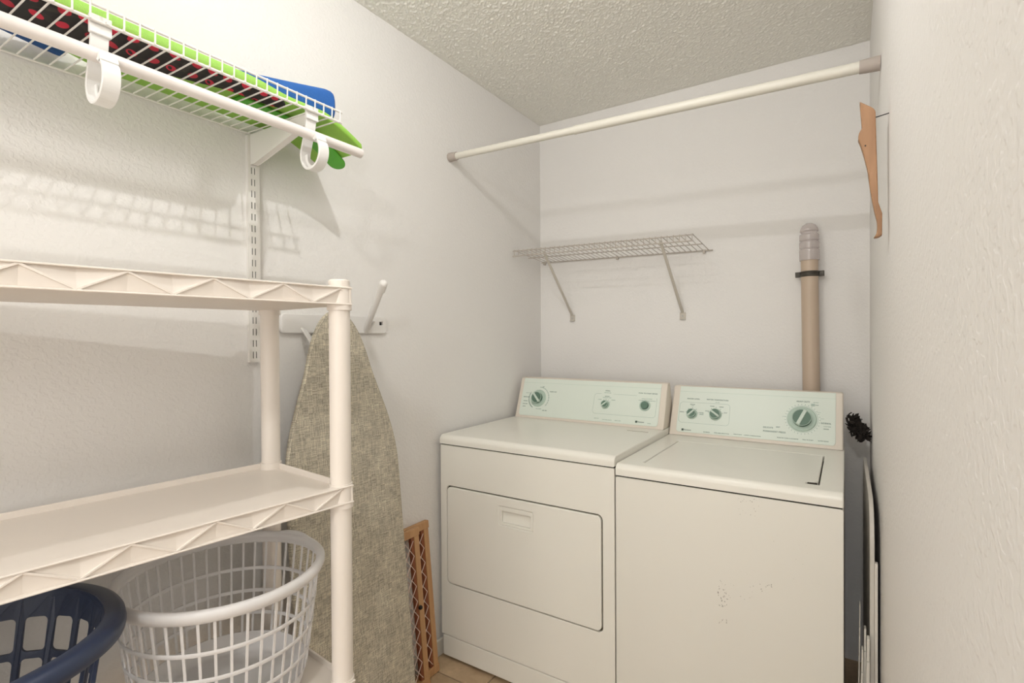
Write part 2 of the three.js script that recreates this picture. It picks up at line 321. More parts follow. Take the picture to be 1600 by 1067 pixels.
// ---------------------------------------------------------------- washer
{
  const X0 = 0.7785, X1 = 1.4155, ZF = 0.872, ZB = 0.10, YS = 0.8555, YT = 0.894, w = X1 - X0;
  const t = thing('washing_machine', 'cream top-loading washing machine with a scuffed front, right of the dryer', 'washer', [X0, 0, 0]);
  part(t, 'cabinet', box(0, w, 0.02, YS - 0.004, ZB, ZF - 0.005, 0.006), M.enamel);
  // front sheet: its scuffs and chips are wear of the enamel
  const scuffs = canvasTex(1024, 1344, (c, cw, ch) => {
    c.fillStyle = '#ffffff'; c.fillRect(0, 0, cw, ch); const k = cw / w, P = (x, y) => [x * k, ch - y * k];
    const dot = (x, y, n, spread, r, col) => { for (let i = 0; i < n; i++) { const [X, Y] = P(x + (rnd() - 0.5) * spread, y + (rnd() - 0.5) * spread); c.fillStyle = col; c.globalAlpha = 0.25 + 0.55 * rnd(); c.beginPath(); c.ellipse(X, Y, r * k * (0.4 + rnd()), r * k * (0.25 + 0.4 * rnd()), rnd() * 3, 0, 7); c.fill(); } c.globalAlpha = 1; };
    dot(0.40, 0.80, 26, 0.07, 0.0012, '#8d857a'); dot(0.345, 0.555, 12, 0.05, 0.0012, '#6d655a'); dot(0.335, 0.535, 10, 0.03, 0.0026, '#6d655a'); dot(0.335, 0.505, 9, 0.022, 0.0022, '#5f584f'); dot(0.335, 0.452, 8, 0.025, 0.0018, '#6d655a');
    dot(0.45, 0.585, 8, 0.03, 0.002, '#7a7266'); dot(0.40, 0.56, 8, 0.05, 0.0012, '#8d857a'); dot(0.5, 0.66, 16, 0.2, 0.0008, '#a29a8d'); dot(0.25, 0.6, 10, 0.3, 0.0007, '#a29a8d');
  });
  const fg = extr(roundRect(0, 0.02, w, YS - 0.004, 0.006), 0.006, 0.002).translate(0, 0, ZF - 0.006); fitUv(fg, 0, 0, w, YS);
  part(t, 'front_panel', fg, std('#ece9df', 0.3, { map: scuffs }));
  part(t, 'seam_gap_shade', box(0.003, w - 0.003, YS - 0.006, YS + 0.002, ZB + 0.01, ZF - 0.006, 0), M.gapShade);  // shade of the seam below the top, put in as dark colour
  { // top frame around the lid well, with a rolled front edge
    const zf = ZF + 0.004, lx0 = 0.0735, lx1 = 0.579, lz0 = 0.385, lz1 = 0.812;
    const side = (x0, x1, z0, z1, front) => {
      if (!front) return box(x0, x1, YS + 0.001, YT, z0, z1, 0.004);
      const s = new THREE.Shape(); s.moveTo(-z0, YS + 0.001); s.lineTo(-z1, YS + 0.001); s.lineTo(-z1, YT - 0.02); s.absarc(-z1 + 0.02, YT - 0.02, 0.02, Math.PI, Math.PI / 2, true); s.lineTo(-z0, YT); s.closePath();
      return extr(s, x1 - x0, 0.004, 3, 12).rotateY(Math.PI / 2).translate(x0, 0, 0);
    };
    const s0 = roundRect(0, -zf + 0.03, w, -ZB, 0.006); s0.holes.push(roundRect(lx0, -lz1, lx1, -lz0, 0.006, true));
    const topSheet = extr(s0, 0.03, 0.003, 2).rotateX(-Math.PI / 2).translate(0, YT - 0.03, 0);
    part(t, 'top_panel', [topSheet, side(0, w, lz1 + 0.0008, zf, true).translate(0, 0.0005, 0), box(0.002, w - 0.002, YS + 0.001, YT - 0.028, ZB + 0.002, zf - 0.04, 0.001)], M.enamel);
    part(t, 'lid_gap_shade', box(lx0 + 0.001, lx1 - 0.001, YT - 0.0275, YT - 0.02, lz0 + 0.001, lz1 - 0.001, 0), M.gapShade);  // dark sheet standing for the shade below the lid edges
    const ls = new THREE.Shape(), a = lx0 + 0.0025, b = lx1 - 0.004;
    ls.moveTo(a + 0.02, -lz1 + 0.0002); ls.lineTo(b - 0.030, -lz1 + 0.0002); ls.lineTo(b - 0.028, -lz1 + 0.030); ls.lineTo(b - 0.008, -lz1 + 0.034); ls.lineTo(b, -lz1 + 0.05); ls.lineTo(b, -lz0 - 0.0003); ls.lineTo(a, -lz0 - 0.0003); ls.lineTo(a, -lz1 + 0.02); ls.quadraticCurveTo(a, -lz1 + 0.0002, a + 0.02, -lz1 + 0.0002);
    part(t, 'lid_notch_shade', box(b - 0.027, b - 0.002, YT - 0.014, YT - 0.0025, lz1 - 0.0345, lz1 - 0.028, 0.001), M.gapShade);  // dark box painting the shade inside the notch of the lid
    part(t, 'lid', extr(ls, 0.018, 0.003, 3).rotateX(-Math.PI / 2).translate(0, YT - 0.019, 0), M.enamel);
  }
  for (const [x, z] of [[0.05, 0.78], [w - 0.05, 0.78], [0.05, 0.2], [w - 0.05, 0.2]]) part(t, 'foot', new THREE.CylinderGeometry(0.018, 0.022, 0.024, 16).translate(x, 0.012, z), M.dark);
  const mb = [0.03, 0.014, 0.608, 0.217];
  const print = panelPrint(mb[2] - mb[0], mb[3] - mb[1], d => {
    const o = (x, y) => [x - mb[0], y - mb[1]];
    d.line(...o(0.03, 0.194), ...o(0.61, 0.194), '#bdd0c2', 0.001); d.line(...o(0.03, 0.188), ...o(0.61, 0.188), '#dfeadf', 0.001);
    d.rr(...o(0.035, 0.055), ...o(0.238, 0.146), 0.014, '#9db3a6', 0.001);
    d.text('WATER LEVEL', ...o(0.062, 0.162), 0.0075, ink, 'left', 'bold', 0.053); d.text('WATER TEMPERATURE', ...o(0.143, 0.163), 0.0075, ink, 'left', 'bold', 0.087); d.text('WASH / RINSE', ...o(0.187, 0.152), 0.0042, inkSoft, 'center', 'bold', 0.016);
    d.text('MEDIUM', ...o(0.087, 0.137), 0.006, ink, 'center', 'bold', 0.02); d.text('LARGE', ...o(0.087, 0.131), 0.0045, inkSoft, 'center', 'bold', 0.012); d.text('SMALL', ...o(0.037, 0.101), 0.006, ink, 'left', 'bold', 0.02); d.text('EXTRA', ...o(0.118, 0.102), 0.006, ink, 'left', 'bold', 0.018); d.text('LARGE', ...o(0.118, 0.095), 0.0055, ink, 'left', 'bold', 0.018);
    d.ticks(...o(0.088, 0.096), 0.023, 0.028, 0.2, 2.9, 4, ink, 0.0013); d.ticks(...o(0.183, 0.101), 0.026, 0.031, 0.2, 2.9, 4, ink, 0.0013);
    d.text('WARM', ...o(0.168, 0.134), 0.006, ink, 'center', 'bold', 0.017); d.text('WARM', ...o(0.204, 0.133), 0.006, ink, 'center', 'bold', 0.017); d.text('COLD', ...o(0.141, 0.112), 0.006, ink, 'left', 'bold', 0.015); d.text('HOT', ...o(0.216, 0.109), 0.006, ink, 'left', 'bold', 0.013);
    logo(d, ...o(0.052, 0.0235)); d.text('70 SERIES', ...o(0.141, 0.021), 0.006, ink, 'left', 'bold', 0.026); d.text('EXTRA LARGE CAPACITY PLUS', ...o(0.184, 0.0215), 0.0055, ink, 'left', 'bold', 0.058); d.text('HEAVY DUTY  ·  3 SPEED COMBINATIONS', ...o(0.259, 0.023), 0.005, ink, 'left', 'bold', 0.1);
    d.text('HEAVY DUTY', ...o(0.478, 0.176), 0.008, ink, 'left', 'bold', 0.046); d.fill(...o(0.528, 0.160), ...o(0.541, 0.170), '#a9bbae'); d.text('SOAK', ...o(0.542, 0.1645), 0.005, ink, 'left', 'bold', 0.011); d.text('PRE WASH', ...o(0.535, 0.175), 0.0045, inkSoft, 'left', 'bold', 0.018);
    const [kx, ky] = o(0.500, 0.106);
    d.arc(kx, ky, 0.0525, 0, 6.284, '#a9c0b2', 0.0014); d.ticks(kx, ky, 0.056, 0.061, 0, 6.1, 30, '#7d978a', 0.0012);
    for (const [dx, dy] of [[-0.05, 0.028], [-0.063, 0.006], [0.055, 0.03], [0.066, 0.006]]) d.line(kx + dx - 0.006, ky + dy, kx + dx + 0.006, ky + dy, '#9ab0a2', 0.0011);
    d.text('DELICATE', ...o(0.365, 0.0625), 0.009, ink, 'left', 'bold', 0.036); d.text('KNIT', ...o(0.411, 0.0665), 0.0065, ink, 'left', 'bold', 0.014); d.text('PERMANENT PRESS', ...o(0.365, 0.0475), 0.009, ink, 'left', 'bold', 0.08);
    d.text('NORMAL', ...o(0.562, 0.095), 0.008, ink, 'left', 'bold', 0.033); d.text('COTTON', ...o(0.57, 0.083), 0.0055, inkSoft, 'left', 'bold', 0.024); d.text('SHORT', ...o(0.57, 0.0735), 0.006, ink, 'left', 'bold', 0.018);
    d.text('PUSH IN TURN CLOCKWISE', ...o(0.416, 0.0255), 0.0055, ink, 'left', 'bold', 0.073); d.text('PULL TO START', ...o(0.502, 0.026), 0.0055, ink, 'left', 'bold', 0.036); d.text('SUPER RINSE', ...o(0.553, 0.0265), 0.0055, ink, 'left', 'bold', 0.034);
  });
  const con = consoleOf(t, w - 0.004, [[0.262, 0.895], [0.172, 1.094], [0.148, 1.0965], [0.11, 0.895]], [0.262, 0.895, 0.172, 1.094], mb, print, M.console);
  consoleKnob(con, 0.088, 0.095, 0.0175, -0.75, 0.0225, 0.016);
  consoleKnob(con, 0.183, 0.099, 0.0205, 0.95, 0.025, 0.016);
  consoleKnob(con, 0.499, 0.106, 0.032, -0.42, 0.05, 0.024).name = 'dial_knob';
}
// ---------------------------------------------------------------- plastic shelving unit
const A = 0.102, UNIT = [0.1403, 0, 1.692];
{
  const LC = 1.07, D = 0.3225, O = 0.0215, R = 0.023;
  const t = thing('shelving_unit', 'ivory plastic shelving unit with zigzag shelf edges, against the left wall', 'shelf', UNIT, -A);
  // local x away from the wall, local z towards the viewer
  const x0 = -O, x1 = D + 0.0275, z0 = -0.016, z1 = LC + O;
  const levels = [0.10, 0.543, 0.985, 1.4285];
  const zig = (yt, hgt) => {                       // folded web and raised ribs of the front apron
    const yb = yt - hgt, P = 0.065, list = [], pos = [], X = x1 - 0.004, dIn = 0.0065;
    const push = (...p) => p.forEach(q => pos.push(q[0], q[1], q[2]));
    const n = 18;
    const node = i => { const z = clamp(0.0122 + i * P, z0 + 0.004, z1 - 0.004); return [X, i % 2 === 0 ? yt - 0.0035 : yb + 0.0035, z]; };
    const mid = i => { const p = node(i); return [X - dIn, i % 2 === 0 ? yb + 0.0035 : yt - 0.0035, p[2]]; };
    for (let i = 0; i < n; i++) {
      const a = node(i), b = node(i + 1), ma = mid(i), mb = mid(i + 1);
      if (b[2] - a[2] < 0.004) continue;
      // lower triangle for even i: peak a, valley b, foot below a
      if (i % 2 === 0) { push(a, b, ma); push(a, mb, b); } else { push(a, ma, b); push(a, b, mb); }
      list.push(flatBar([X - 0.0005, a[1], a[2]], [X - 0.0005, b[1], b[2]], 0.006, 0.0042, [1, 0, 0]));
    }
    // short stretch by the right post
    { const a = [X, yb + 0.0035, z0 + 0.003 - 0.0], b = node(0); push(a, b, [X - 0.004, yt - 0.0035, z0 + 0.003]); push(a, [X - 0.006, yb + 0.0035, 0.0122], b); list.push(flatBar([X - 0.001, a[1], a[2]], [X - 0.001, b[1], b[2]], 0.004, 0.0035, [1, 0, 0])); }
    const g = new THREE.BufferGeometry(); g.setAttribute('position', new THREE.Float32BufferAttribute(pos, 3)); g.computeVertexNormals();
    return { web: g, ribs: list };
  };
  levels.forEach((y, i) => {
    const hgt = 0.040, deck = y - 0.013, sh = part(t, 'shelf_board', [box(x0 + 0.004, x1 - 0.018, deck - 0.026, deck, z0 + 0.004, z1 - 0.004, 0.002)], M.shelfPlastic);
    part(sh, 'rim', [
      box(x0, x0 + 0.006, y - hgt, y, z0, z1, 0.002), box(x1 - 0.024, x1 - 0.018, y - hgt, y, z0, z1, 0.002),
      box(x0 + 0.004, x1 - 0.003, y - hgt, y, z0, z0 + 0.006, 0.002), box(x0 + 0.004, x1 - 0.003, y - hgt, y, z1 - 0.006, z1, 0.002),
      box(x1 - 0.022, x1, y - 0.0035, y, z0, z1, 0.0015), box(x1 - 0.022, x1, y - hgt, y - hgt + 0.0035, z0, z1, 0.0015)], M.shelfPlastic);
    const z = zig(y, hgt); part(sh, 'apron', z.web, std('#ede4da', 0.42, { side: THREE.DoubleSide })); part(sh, 'zigzag_rib', z.ribs, M.shelfPlastic);
    for (const [x, zz] of [[0, 0], [D, 0], [0, LC], [D, LC]]) {
      part(sh, 'post_socket', [new THREE.CylinderGeometry(R + 0.0025, R + 0.004, hgt + 0.014, 28).translate(x, y - hgt / 2 - 0.004, zz)], M.shelfPlastic);
    }
  });
  for (const [x, zz] of [[0, 0], [D, 0], [0, LC], [D, LC]])
    part(t, 'post', [new THREE.CylinderGeometry(R, R, 1.443, 32).translate(x, 0.7215, zz), new THREE.CylinderGeometry(R - 0.002, R, 0.003, 32).translate(x, 1.4445, zz)], M.shelfPlastic);
}
const unitPoint = (s, f, y) => [UNIT[0] + f * Math.cos(A) - s * Math.sin(A), y, UNIT[2] + f * Math.sin(A) + s * Math.cos(A)];

// ---------------------------------------------------------------- laundry baskets
{
    const mm = new THREE.MeshPhysicalMaterial({ color: new THREE.Color('#faf8f7'), roughness: 0.4, transmission: 0.3, thickness: 0 });
  const base = unitPoint(0.182, 0.154, 0.5305), h = 0.286, r0 = 0.158, r1 = 0.1965;
  const t = thing('laundry_basket', 'round white translucent laundry basket with thin ribs on the bottom shelf', 'basket', base);
  const rad = y => r0 + (r1 - r0) * Math.pow(y / h, 0.85);
  const lathe = pts => new THREE.LatheGeometry(pts.map(p => new THREE.Vector2(...p)), 96);
  part(t, 'rim', lathe([[r1 - 0.002, h - 0.024], [r1 + 0.006, h - 0.022], [r1 + 0.011, h - 0.012], [r1 + 0.011, h - 0.004], [r1 + 0.007, h + 0.001], [r1 + 0.001, h + 0.002], [r1 - 0.006, h - 0.001], [r1 - 0.008, h - 0.008], [r1 - 0.005, h - 0.012], [r1 - 0.002, h - 0.024]]), mm);
  part(t, 'base', lathe([[0, 0.001], [r0 - 0.012, 0.001], [r0 - 0.004, 0.006], [r0 + 0.001, 0.02], [rad(0.05) + 0.001, 0.05], [rad(0.05) - 0.002, 0.05], [r0 - 0.004, 0.02], [r0 - 0.014, 0.006], [0, 0.005]]), mm);
  for (const y of [0.093, 0.146, 0.2]) part(t, 'hoop', lathe([[rad(y) - 0.001, y - 0.004], [rad(y) + 0.002, y - 0.004], [rad(y) + 0.0025, y + 0.004], [rad(y) - 0.001, y + 0.004], [rad(y) - 0.001, y - 0.004]]), mm);
  const n = 44, rib = (() => { const l = []; for (let k = 0; k < 4; k++) { const y0 = 0.045 + k * 0.0545, y1 = y0 + 0.055; l.push(flatBar([rad(y0), y0, 0], [rad(Math.min(y1, h - 0.015)), Math.min(y1, h - 0.012), 0], 0.0055, 0.0028, [0, 0, 1], 0.0008)); } return merge(l); })();
  for (let i = 0; i < n; i++) { const o = part(t, 'rib', rib, mm); o.rotation.y = i / n * Math.PI * 2; }
  // grip tab on the rim
  for (const a of [1.75]) { const pts = []; for (let k = 0; k <= 10; k++) { const q = a - 0.28 + 0.056 * k; pts.push([(r1 + 0.004) * Math.cos(q), h - 0.006 + 0.0085 * Math.sin(Math.PI * k / 10), -(r1 + 0.004) * Math.sin(q)]); } part(t, 'handle', tube(pts, 0.0065, 20, 8), mm); }
}
{
  const m = std('#2e3850', 0.36), base = unitPoint(0.690, 0.2003, 0.5305), h = 0.3175;
  const t = thing('laundry_basket', 'navy blue plastic laundry basket with rounded openings on the bottom shelf', 'basket', base, -A);
  // oval plan: along local z (shelf length) and local x
  const az = 0.278, ax = 0.2, e = 2.35, sgn = Math.sign;
  const plan = (u, k) => { const c = Math.cos(u), s = Math.sin(u); return [ax * k * sgn(c) * Math.pow(Math.abs(c), 2 / e) + (k - 1) * 0, az * k * sgn(s) * Math.pow(Math.abs(s), 2 / e)]; };
  const N = 720, tab = [0]; for (let i = 1; i <= N; i++) { const a = plan((i - 1) / N * 2 * Math.PI, 1), b = plan(i / N * 2 * Math.PI, 1); tab.push(tab[i - 1] + Math.hypot(a[0] - b[0], a[1] - b[1])); }
  const L = tab[N], uOf = s => { s = ((s % L) + L) % L; let i = 0; while (tab[i + 1] < s) i++; return (i + (s - tab[i]) / (tab[i + 1] - tab[i])) / N * 2 * Math.PI; };
  const kOf = y => 0.80 + 0.2 * Math.pow(clamp(y / h), 0.8);
  const bend = g => { const p = g.attributes.position; for (let i = 0; i < p.count; i++) { const s = p.getX(i), y = p.getY(i), d = p.getZ(i), u = uOf(s), q = plan(u, kOf(y)), q2 = plan(u + 0.01, kOf(y)); let tx = q2[0] - q[0], tz = q2[1] - q[1]; const l = Math.hypot(tx, tz) || 1; p.setXYZ(i, q[0] + tz / l * d, y, q[1] - tx / l * d); } g.computeVertexNormals(); return g; };
  const cells = 30, cw = L / cells, rows = [[0.052, 0.12], [0.132, 0.198], [0.21, 0.27]];
  for (let i = 0; i < cells; i++) {            // wall: one bay per opening column, joined into the wall
    const s = new THREE.Shape([new THREE.Vector2(i * cw, 0.0), new THREE.Vector2((i + 0.5) * cw, 0.0), new THREE.Vector2((i + 1) * cw, 0.0), new THREE.Vector2((i + 1) * cw, h), new THREE.Vector2((i + 0.5) * cw, h), new THREE.Vector2(i * cw, h)]);
    for (const [a, b] of rows) s.holes.push(roundRect(i * cw + 0.0065, a, (i + 1) * cw - 0.0065, b, 0.009, true));
    part(t, 'wall_bay', bend(new THREE.ExtrudeGeometry(s, { depth: 0.004, bevelEnabled: false, curveSegments: 5 })), m);
  }
  const ring = (prof) => { const pos = [], idx = [], n = 120, k = prof.length; for (let i = 0; i <= n; i++) { const u = i / n * 2 * Math.PI; for (const [d, y] of prof) { const q = plan(u, 1), q2 = plan(u + 0.01, 1); let tx = q2[0] - q[0], tz = q2[1] - q[1]; const l = Math.hypot(tx, tz) || 1; pos.push(q[0] + tz / l * d, y, q[1] - tx / l * d); } } for (let i = 0; i < n; i++) for (let j = 0; j < k; j++) { const a = i * k + j, b = i * k + (j + 1) % k, c = a + k, d2 = b + k; idx.push(a, b, c, b, d2, c); } const g = new THREE.BufferGeometry(); g.setAttribute('position', new THREE.Float32BufferAttribute(pos, 3)); g.setIndex(idx); g.computeVertexNormals(); return g; };
  part(t, 'rim', ring([[-0.002, h - 0.03], [-0.002, h - 0.004], [0.003, h + 0.002], [0.02, h + 0.002], [0.029, h - 0.004], [0.031, h - 0.016], [0.029, h - 0.026], [0.025, h - 0.026], [0.024, h - 0.008], [0.006, h - 0.006], [0.004, h - 0.03]]), m);
  const bs = new THREE.Shape(); for (let i = 0; i <= 90; i++) { const q = plan(i / 90 * 2 * Math.PI, 0.8); i ? bs.lineTo(q[0], -q[1]) : bs.moveTo(q[0], -q[1]); }
  part(t, 'base', extr(bs, 0.005, 0.001).rotateX(-Math.PI / 2), m);
}
// ---------------------------------------------------------------- wire shelf high on the left wall
{
  const y = 1.893, z0 = 1.583, z1 = 2.46, xb = 0.009, xf = 0.300;
  const t = thing('wire_shelf', 'white wire shelf with a hanging rod, loaded with mats, high on the left wall', 'shelf', [0, y, 0]);
  part(t, 'back_rail', bar([xb, 0, z0], [xb, 0, z1], 0.003), M.wire);
  part(t, 'middle_rail', bar([0.155, -0.0045, z0], [0.155, -0.0045, z1], 0.0026), M.wire);
  part(t, 'front_rail', bar([xf, -0.010, z0], [xf, -0.010, z1], 0.0032), M.wire);
  part(t, 'lip_rail', bar([xf + 0.002, 0.017, z0], [xf + 0.002, 0.017, z1], 0.0028), M.wire);
  const wg = merge([bar([xb - 0.006, 0.002, 0], [xf + 0.003, -0.006, 0], 0.0018, 6), bar([xf + 0.004, -0.011, 0], [xf + 0.005, 0.019, 0], 0.0018, 6)]);
  for (let k = 0; k < 34; k++) { const o = part(t, 'wire', wg, M.wire); o.position.z = z0 + 0.008 + k * 0.0255; }
  // slotted standard and bracket
  const slots = roundRect(0, -0.645, 0.034, -0.006, 0.002);
  for (let k = 0; k < 19; k++) for (const x of [0.0105, 0.0195]) slots.holes.push(roundRect(x - 0.0014, -0.634 + k * 0.0325, x + 0.0014, -0.634 + k * 0.0325 + 0.019, 0.0012, true));
  const st = part(t, 'slotted_standard', extr(slots, 0.0022).rotateY(Math.PI / 2).translate(0.010, 0, 1.672), M.wire);
  part(st, 'channel', [box(0, 0.011, -0.645, -0.006, 1.638, 1.6405, 0.0005), box(0, 0.011, -0.645, -0.006, 1.6695, 1.672, 0.0005), box(0.0005, 0.0015, -0.645, -0.006, 1.64, 1.67, 0)], M.wire);
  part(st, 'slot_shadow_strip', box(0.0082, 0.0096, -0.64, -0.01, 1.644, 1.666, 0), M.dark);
  const bsh = poly([[0.012, -0.004], [0.012, -0.088], [0.03, -0.088], [0.285, -0.024], [0.29, -0.004]]);
  part(t, 'bracket', [extr(bsh, 0.0025, 0.0005).translate(0, 0, 1.662), extr(bsh, 0.0025, 0.0005).translate(0, 0, 1.646), flatBar([0.02, -0.088, 1.655], [0.285, -0.024, 1.655], 0.018, 0.002, [0, 0, 1])], M.wire);
  // rod carried by two J-shaped supports
  part(t, 'hanging_rod', [new THREE.CylinderGeometry(0.0125, 0.0125, 0.94, 28).rotateX(Math.PI / 2).translate(0.306, 1.819 - y, 1.525 + 0.47)], std('#ebe4df', 0.35));
  const path = [[0.291, -0.004], [0.284, -0.05], [0.272, -0.085], [0.264, -0.112], [0.268, -0.134], [0.282, -0.150], [0.301, -0.1545], [0.321, -0.148], [0.334, -0.131], [0.337, -0.112], [0.333, -0.097], [0.324, -0.088]];
  const ribbon = (pts, th, wd) => {
    const c = new THREE.CatmullRomCurve3(pts.map(p => V(p[0], p[1], 0))), n = 48, L = [], R = [];
    for (let i = 0; i <= n; i++) { const p = c.getPoint(i / n), q = c.getTangent(i / n), nx = -q.y, ny = q.x; L.push([p.x + nx * th / 2, p.y + ny * th / 2]); R.push([p.x - nx * th / 2, p.y - ny * th / 2]); }
    return extr(poly([...L, ...R.reverse()]), wd, 0.001, 1).translate(0, 0, -wd / 2);
  };
  const outer = ribbon(path, 0.0062, 0.028), cradle = extr(poly([[0.312, -0.0845], [0.318, -0.079], [0.3205, -0.072], [0.326, -0.074], [0.332, -0.088], [0.326, -0.094]]), 0.028, 0.001, 1).translate(0, 0, -0.014);
  const web = ribbon(path.slice(3, 11).map(([x, yy]) => [x + (0.3 - x) * 0.16, yy + (-0.115 - yy) * 0.16]), 0.009, 0.004), clip = merge([box(0.284, 0.31, -0.017, 0.022, -0.016, 0.016, 0.003)]);
  for (const z of [2.108, 1.668]) { const o = part(t, 'rod_support', merge([outer, web, cradle, box(0.287, 0.296, -0.03, 0.004, -0.017, 0.017, 0.002)]), M.hook); o.position.z = z; }
}
// ---------------------------------------------------------------- mats and foam on that shelf
const DECK = 1.896;
function foamRoll(name, label, cat, mat, prof, z0, z1, rEnd, shape) {   // long body: cross-section prof(a,f) -> [x,y], rounded ends
  const n = 40, k = 28, pos = [], idx = [];
  const zs = []; for (let i = 0; i <= 6; i++) zs.push([z0 + rEnd * (1 - Math.cos(i / 6 * Math.PI / 2)), Math.sin(i / 6 * Math.PI / 2)]);
  for (let i = 1; i < n; i++) zs.push([z0 + rEnd + (z1 - z0 - rEnd) * i / n, 1]); zs.push([z1, 1]); zs.push([z1, 0]); zs[0][1] = 0; 
  if (shape === 'flat') { zs.splice(0, 7, [z0, 0], [z0, 0.9], [z0 + 0.002, 0.97], [z0 + 0.006, 1]); }
  for (const [z, s] of zs) for (let j = 0; j < k; j++) { const c = prof(0, z, true), p = prof(j / k * 2 * Math.PI, z); pos.push(c[0] + (p[0] - c[0]) * s, c[1] + (p[1] - c[1]) * s, z); }
  for (let i = 0; i < zs.length - 1; i++) for (let j = 0; j < k; j++) { const a = i * k + j, b = i * k + (j + 1) % k; idx.push(a, a + k, b, b, a + k, b + k); }
  const g = new THREE.BufferGeometry(); g.setAttribute('position', new THREE.Float32BufferAttribute(pos, 3)); g.setIndex(idx); g.computeVertexNormals();
  const uv = new Float32Array(pos.length / 3 * 2); for (let i = 0; i < pos.length / 3; i++) { uv[2 * i] = pos[3 * i + 2]; uv[2 * i + 1] = pos[3 * i] + pos[3 * i + 1]; } g.setAttribute('uv', new THREE.BufferAttribute(uv, 2));
  const o = new THREE.Mesh(g, mat); o.name = numbered(name); o.castShadow = o.receiveShadow = true; scene.add(o); return tag(o, label, cat);
}
const foamBump = dataTex(512, i => { const v = 255 * (0.6 * nC[i] + 0.4 * nA[i]); return [v, v, v]; }, false, 6);
const sq = (a, rx, ry, e = 2.6) => { const c = Math.cos(a), s = Math.sin(a); return [rx * Math.sign(c) * Math.pow(Math.abs(c), 2 / e), ry * Math.sign(s) * Math.pow(Math.abs(s), 2 / e)]; };
const droop = z => z < 1.59 ? 0.052 * Math.pow((1.59 - z) / 0.135, 1.4) : 0;
foamRoll('foam_float', 'flat lime green foam float drooping past the right end of the wire shelf', 'float', std('#98cb52', 0.6, { bumpMap: foamBump, bumpScale: 0.0006 }),
  (a, z, c) => { const xa = 0.020 + 0.065 * sm(1.97, 2.2, z), xb = 0.237, b = DECK + 0.0128 - droop(z), th = 0.019 - 0.007 * sm(1.80, 1.68, z), cy = b + th, cx = (xa + xb) / 2; if (c) return [cx, cy]; const q = sq(a, (xb - xa) / 2, th, 5); return [cx + q[0], cy + q[1]]; }, 1.455, 2.44, 0.01, 'flat');
foamRoll('foam_strip', 'darker green foam strip with a rounded end lying slantwise under the lime float', 'foam strip', std('#5cb53a', 0.6, { bumpMap: foamBump, bumpScale: 0.0006 }),
  (a, z, c) => { const cx = 0.112 + (z - 1.43) * 0.13, cy = DECK + 0.0065 - droop(z); if (c) return [cx, cy]; const q = sq(a, 0.034, 0.0055, 3); return [cx + q[0], cy + q[1]]; }, 1.432, 1.79, 0.022);
foamRoll('pool_noodle', 'thin dark blue foam noodle at the far left of the wire shelf, against the wall', 'noodle', std('#1d4f8f', 0.6, { bumpMap: foamBump, bumpScale: 0.0006 }),
  (a, z, c) => { const cx = 0.018 + 0.04 * sm(2.06, 2.24, z), cy = DECK + 0.034; if (c) return [cx, cy]; return [cx + 0.013 * Math.cos(a), cy + 0.013 * Math.sin(a)]; }, 2.075, 2.44, 0.015);
foamRoll('foam_kickboard', 'royal blue foam kickboard with a rounded end, topmost on the wire shelf', 'kickboard', std('#205ca6', 0.75, { bumpMap: foamBump, bumpScale: 0.0008 }),
  (a, z, c) => { const b = DECK + 0.0375 + 0.014 * sm(1.68, 1.80, z), top = 2.027 - 0.232 * Math.max(0, z - 1.54), cx = 0.145, cy = (b + top) / 2; if (c) return [cx, cy]; const q = sq(a, 0.05, (top - b) / 2, 3.2); return [cx + q[0], cy + q[1]]; }, 1.503, 1.80, 0.022);
{
  const print = canvasTex(1024, 512, (c, w, h) => {
    c.fillStyle = '#171312'; c.fillRect(0, 0, w, h);
    for (let i = 0; i < 60; i++) { c.fillStyle = 'rgba(70,66,52,0.35)'; c.beginPath(); c.ellipse(rnd() * w, rnd() * h, 30 + 40 * rnd(), 10, rnd() * 3, 0, 7); c.fill(); }
    for (let j = 0; j < 3; j++) for (let i = 0; i < 21; i++) { const x = (i + 0.5 + (j % 2) * 0.5) * w / 21 + (rnd() - 0.5) * 14, y = (j + 0.7) * h / 3.2 + (rnd() - 0.5) * 18; c.fillStyle = rnd() < 0.5 ? '#cf2440' : '#b81f36'; c.save(); c.translate(x, y); c.rotate(0.4 * (rnd() - 0.5)); c.beginPath(); c.ellipse(0, 0, 13, 40, 0.15, 0, 7); c.fill(); if (rnd() < 0.3) { c.fillStyle = '#171312'; c.beginPath(); c.ellipse(3, 0, 5, 24, 0.2, 0, 7); c.fill(); } c.restore(); }
  });
  const s = new THREE.Shape(); s.moveTo(0.21, -1.735); s.lineTo(0.222, -1.702); s.lineTo(0.24, -1.706); s.quadraticCurveTo(0.262, -1.725, 0.264, -1.76); s.lineTo(0.264, -2.44); s.lineTo(0.12, -2.44); s.lineTo(0.12, -2.2); s.lineTo(0.165, -1.95); s.lineTo(0.206, -1.83); s.closePath();
  const g = extr(s, 0.0115, 0.004, 3).rotateX(-Math.PI / 2); const p = g.attributes.position, u = g.attributes.uv;
  for (let i = 0; i < p.count; i++) u.setXY(i, (p.getZ(i) - 1.69) / 0.78, (p.getX(i) - 0.13) / 0.17 + p.getY(i) * 3);
  const o = new THREE.Mesh(g, std('#ffffff', 0.7, { map: print })); o.position.y = DECK - 0.001; o.name = numbered('folded_mat'); o.castShadow = o.receiveShadow = true; scene.add(o);
  tag(o, 'folded black mat with red oval spots lying along the front of the wire shelf', 'mat');
}
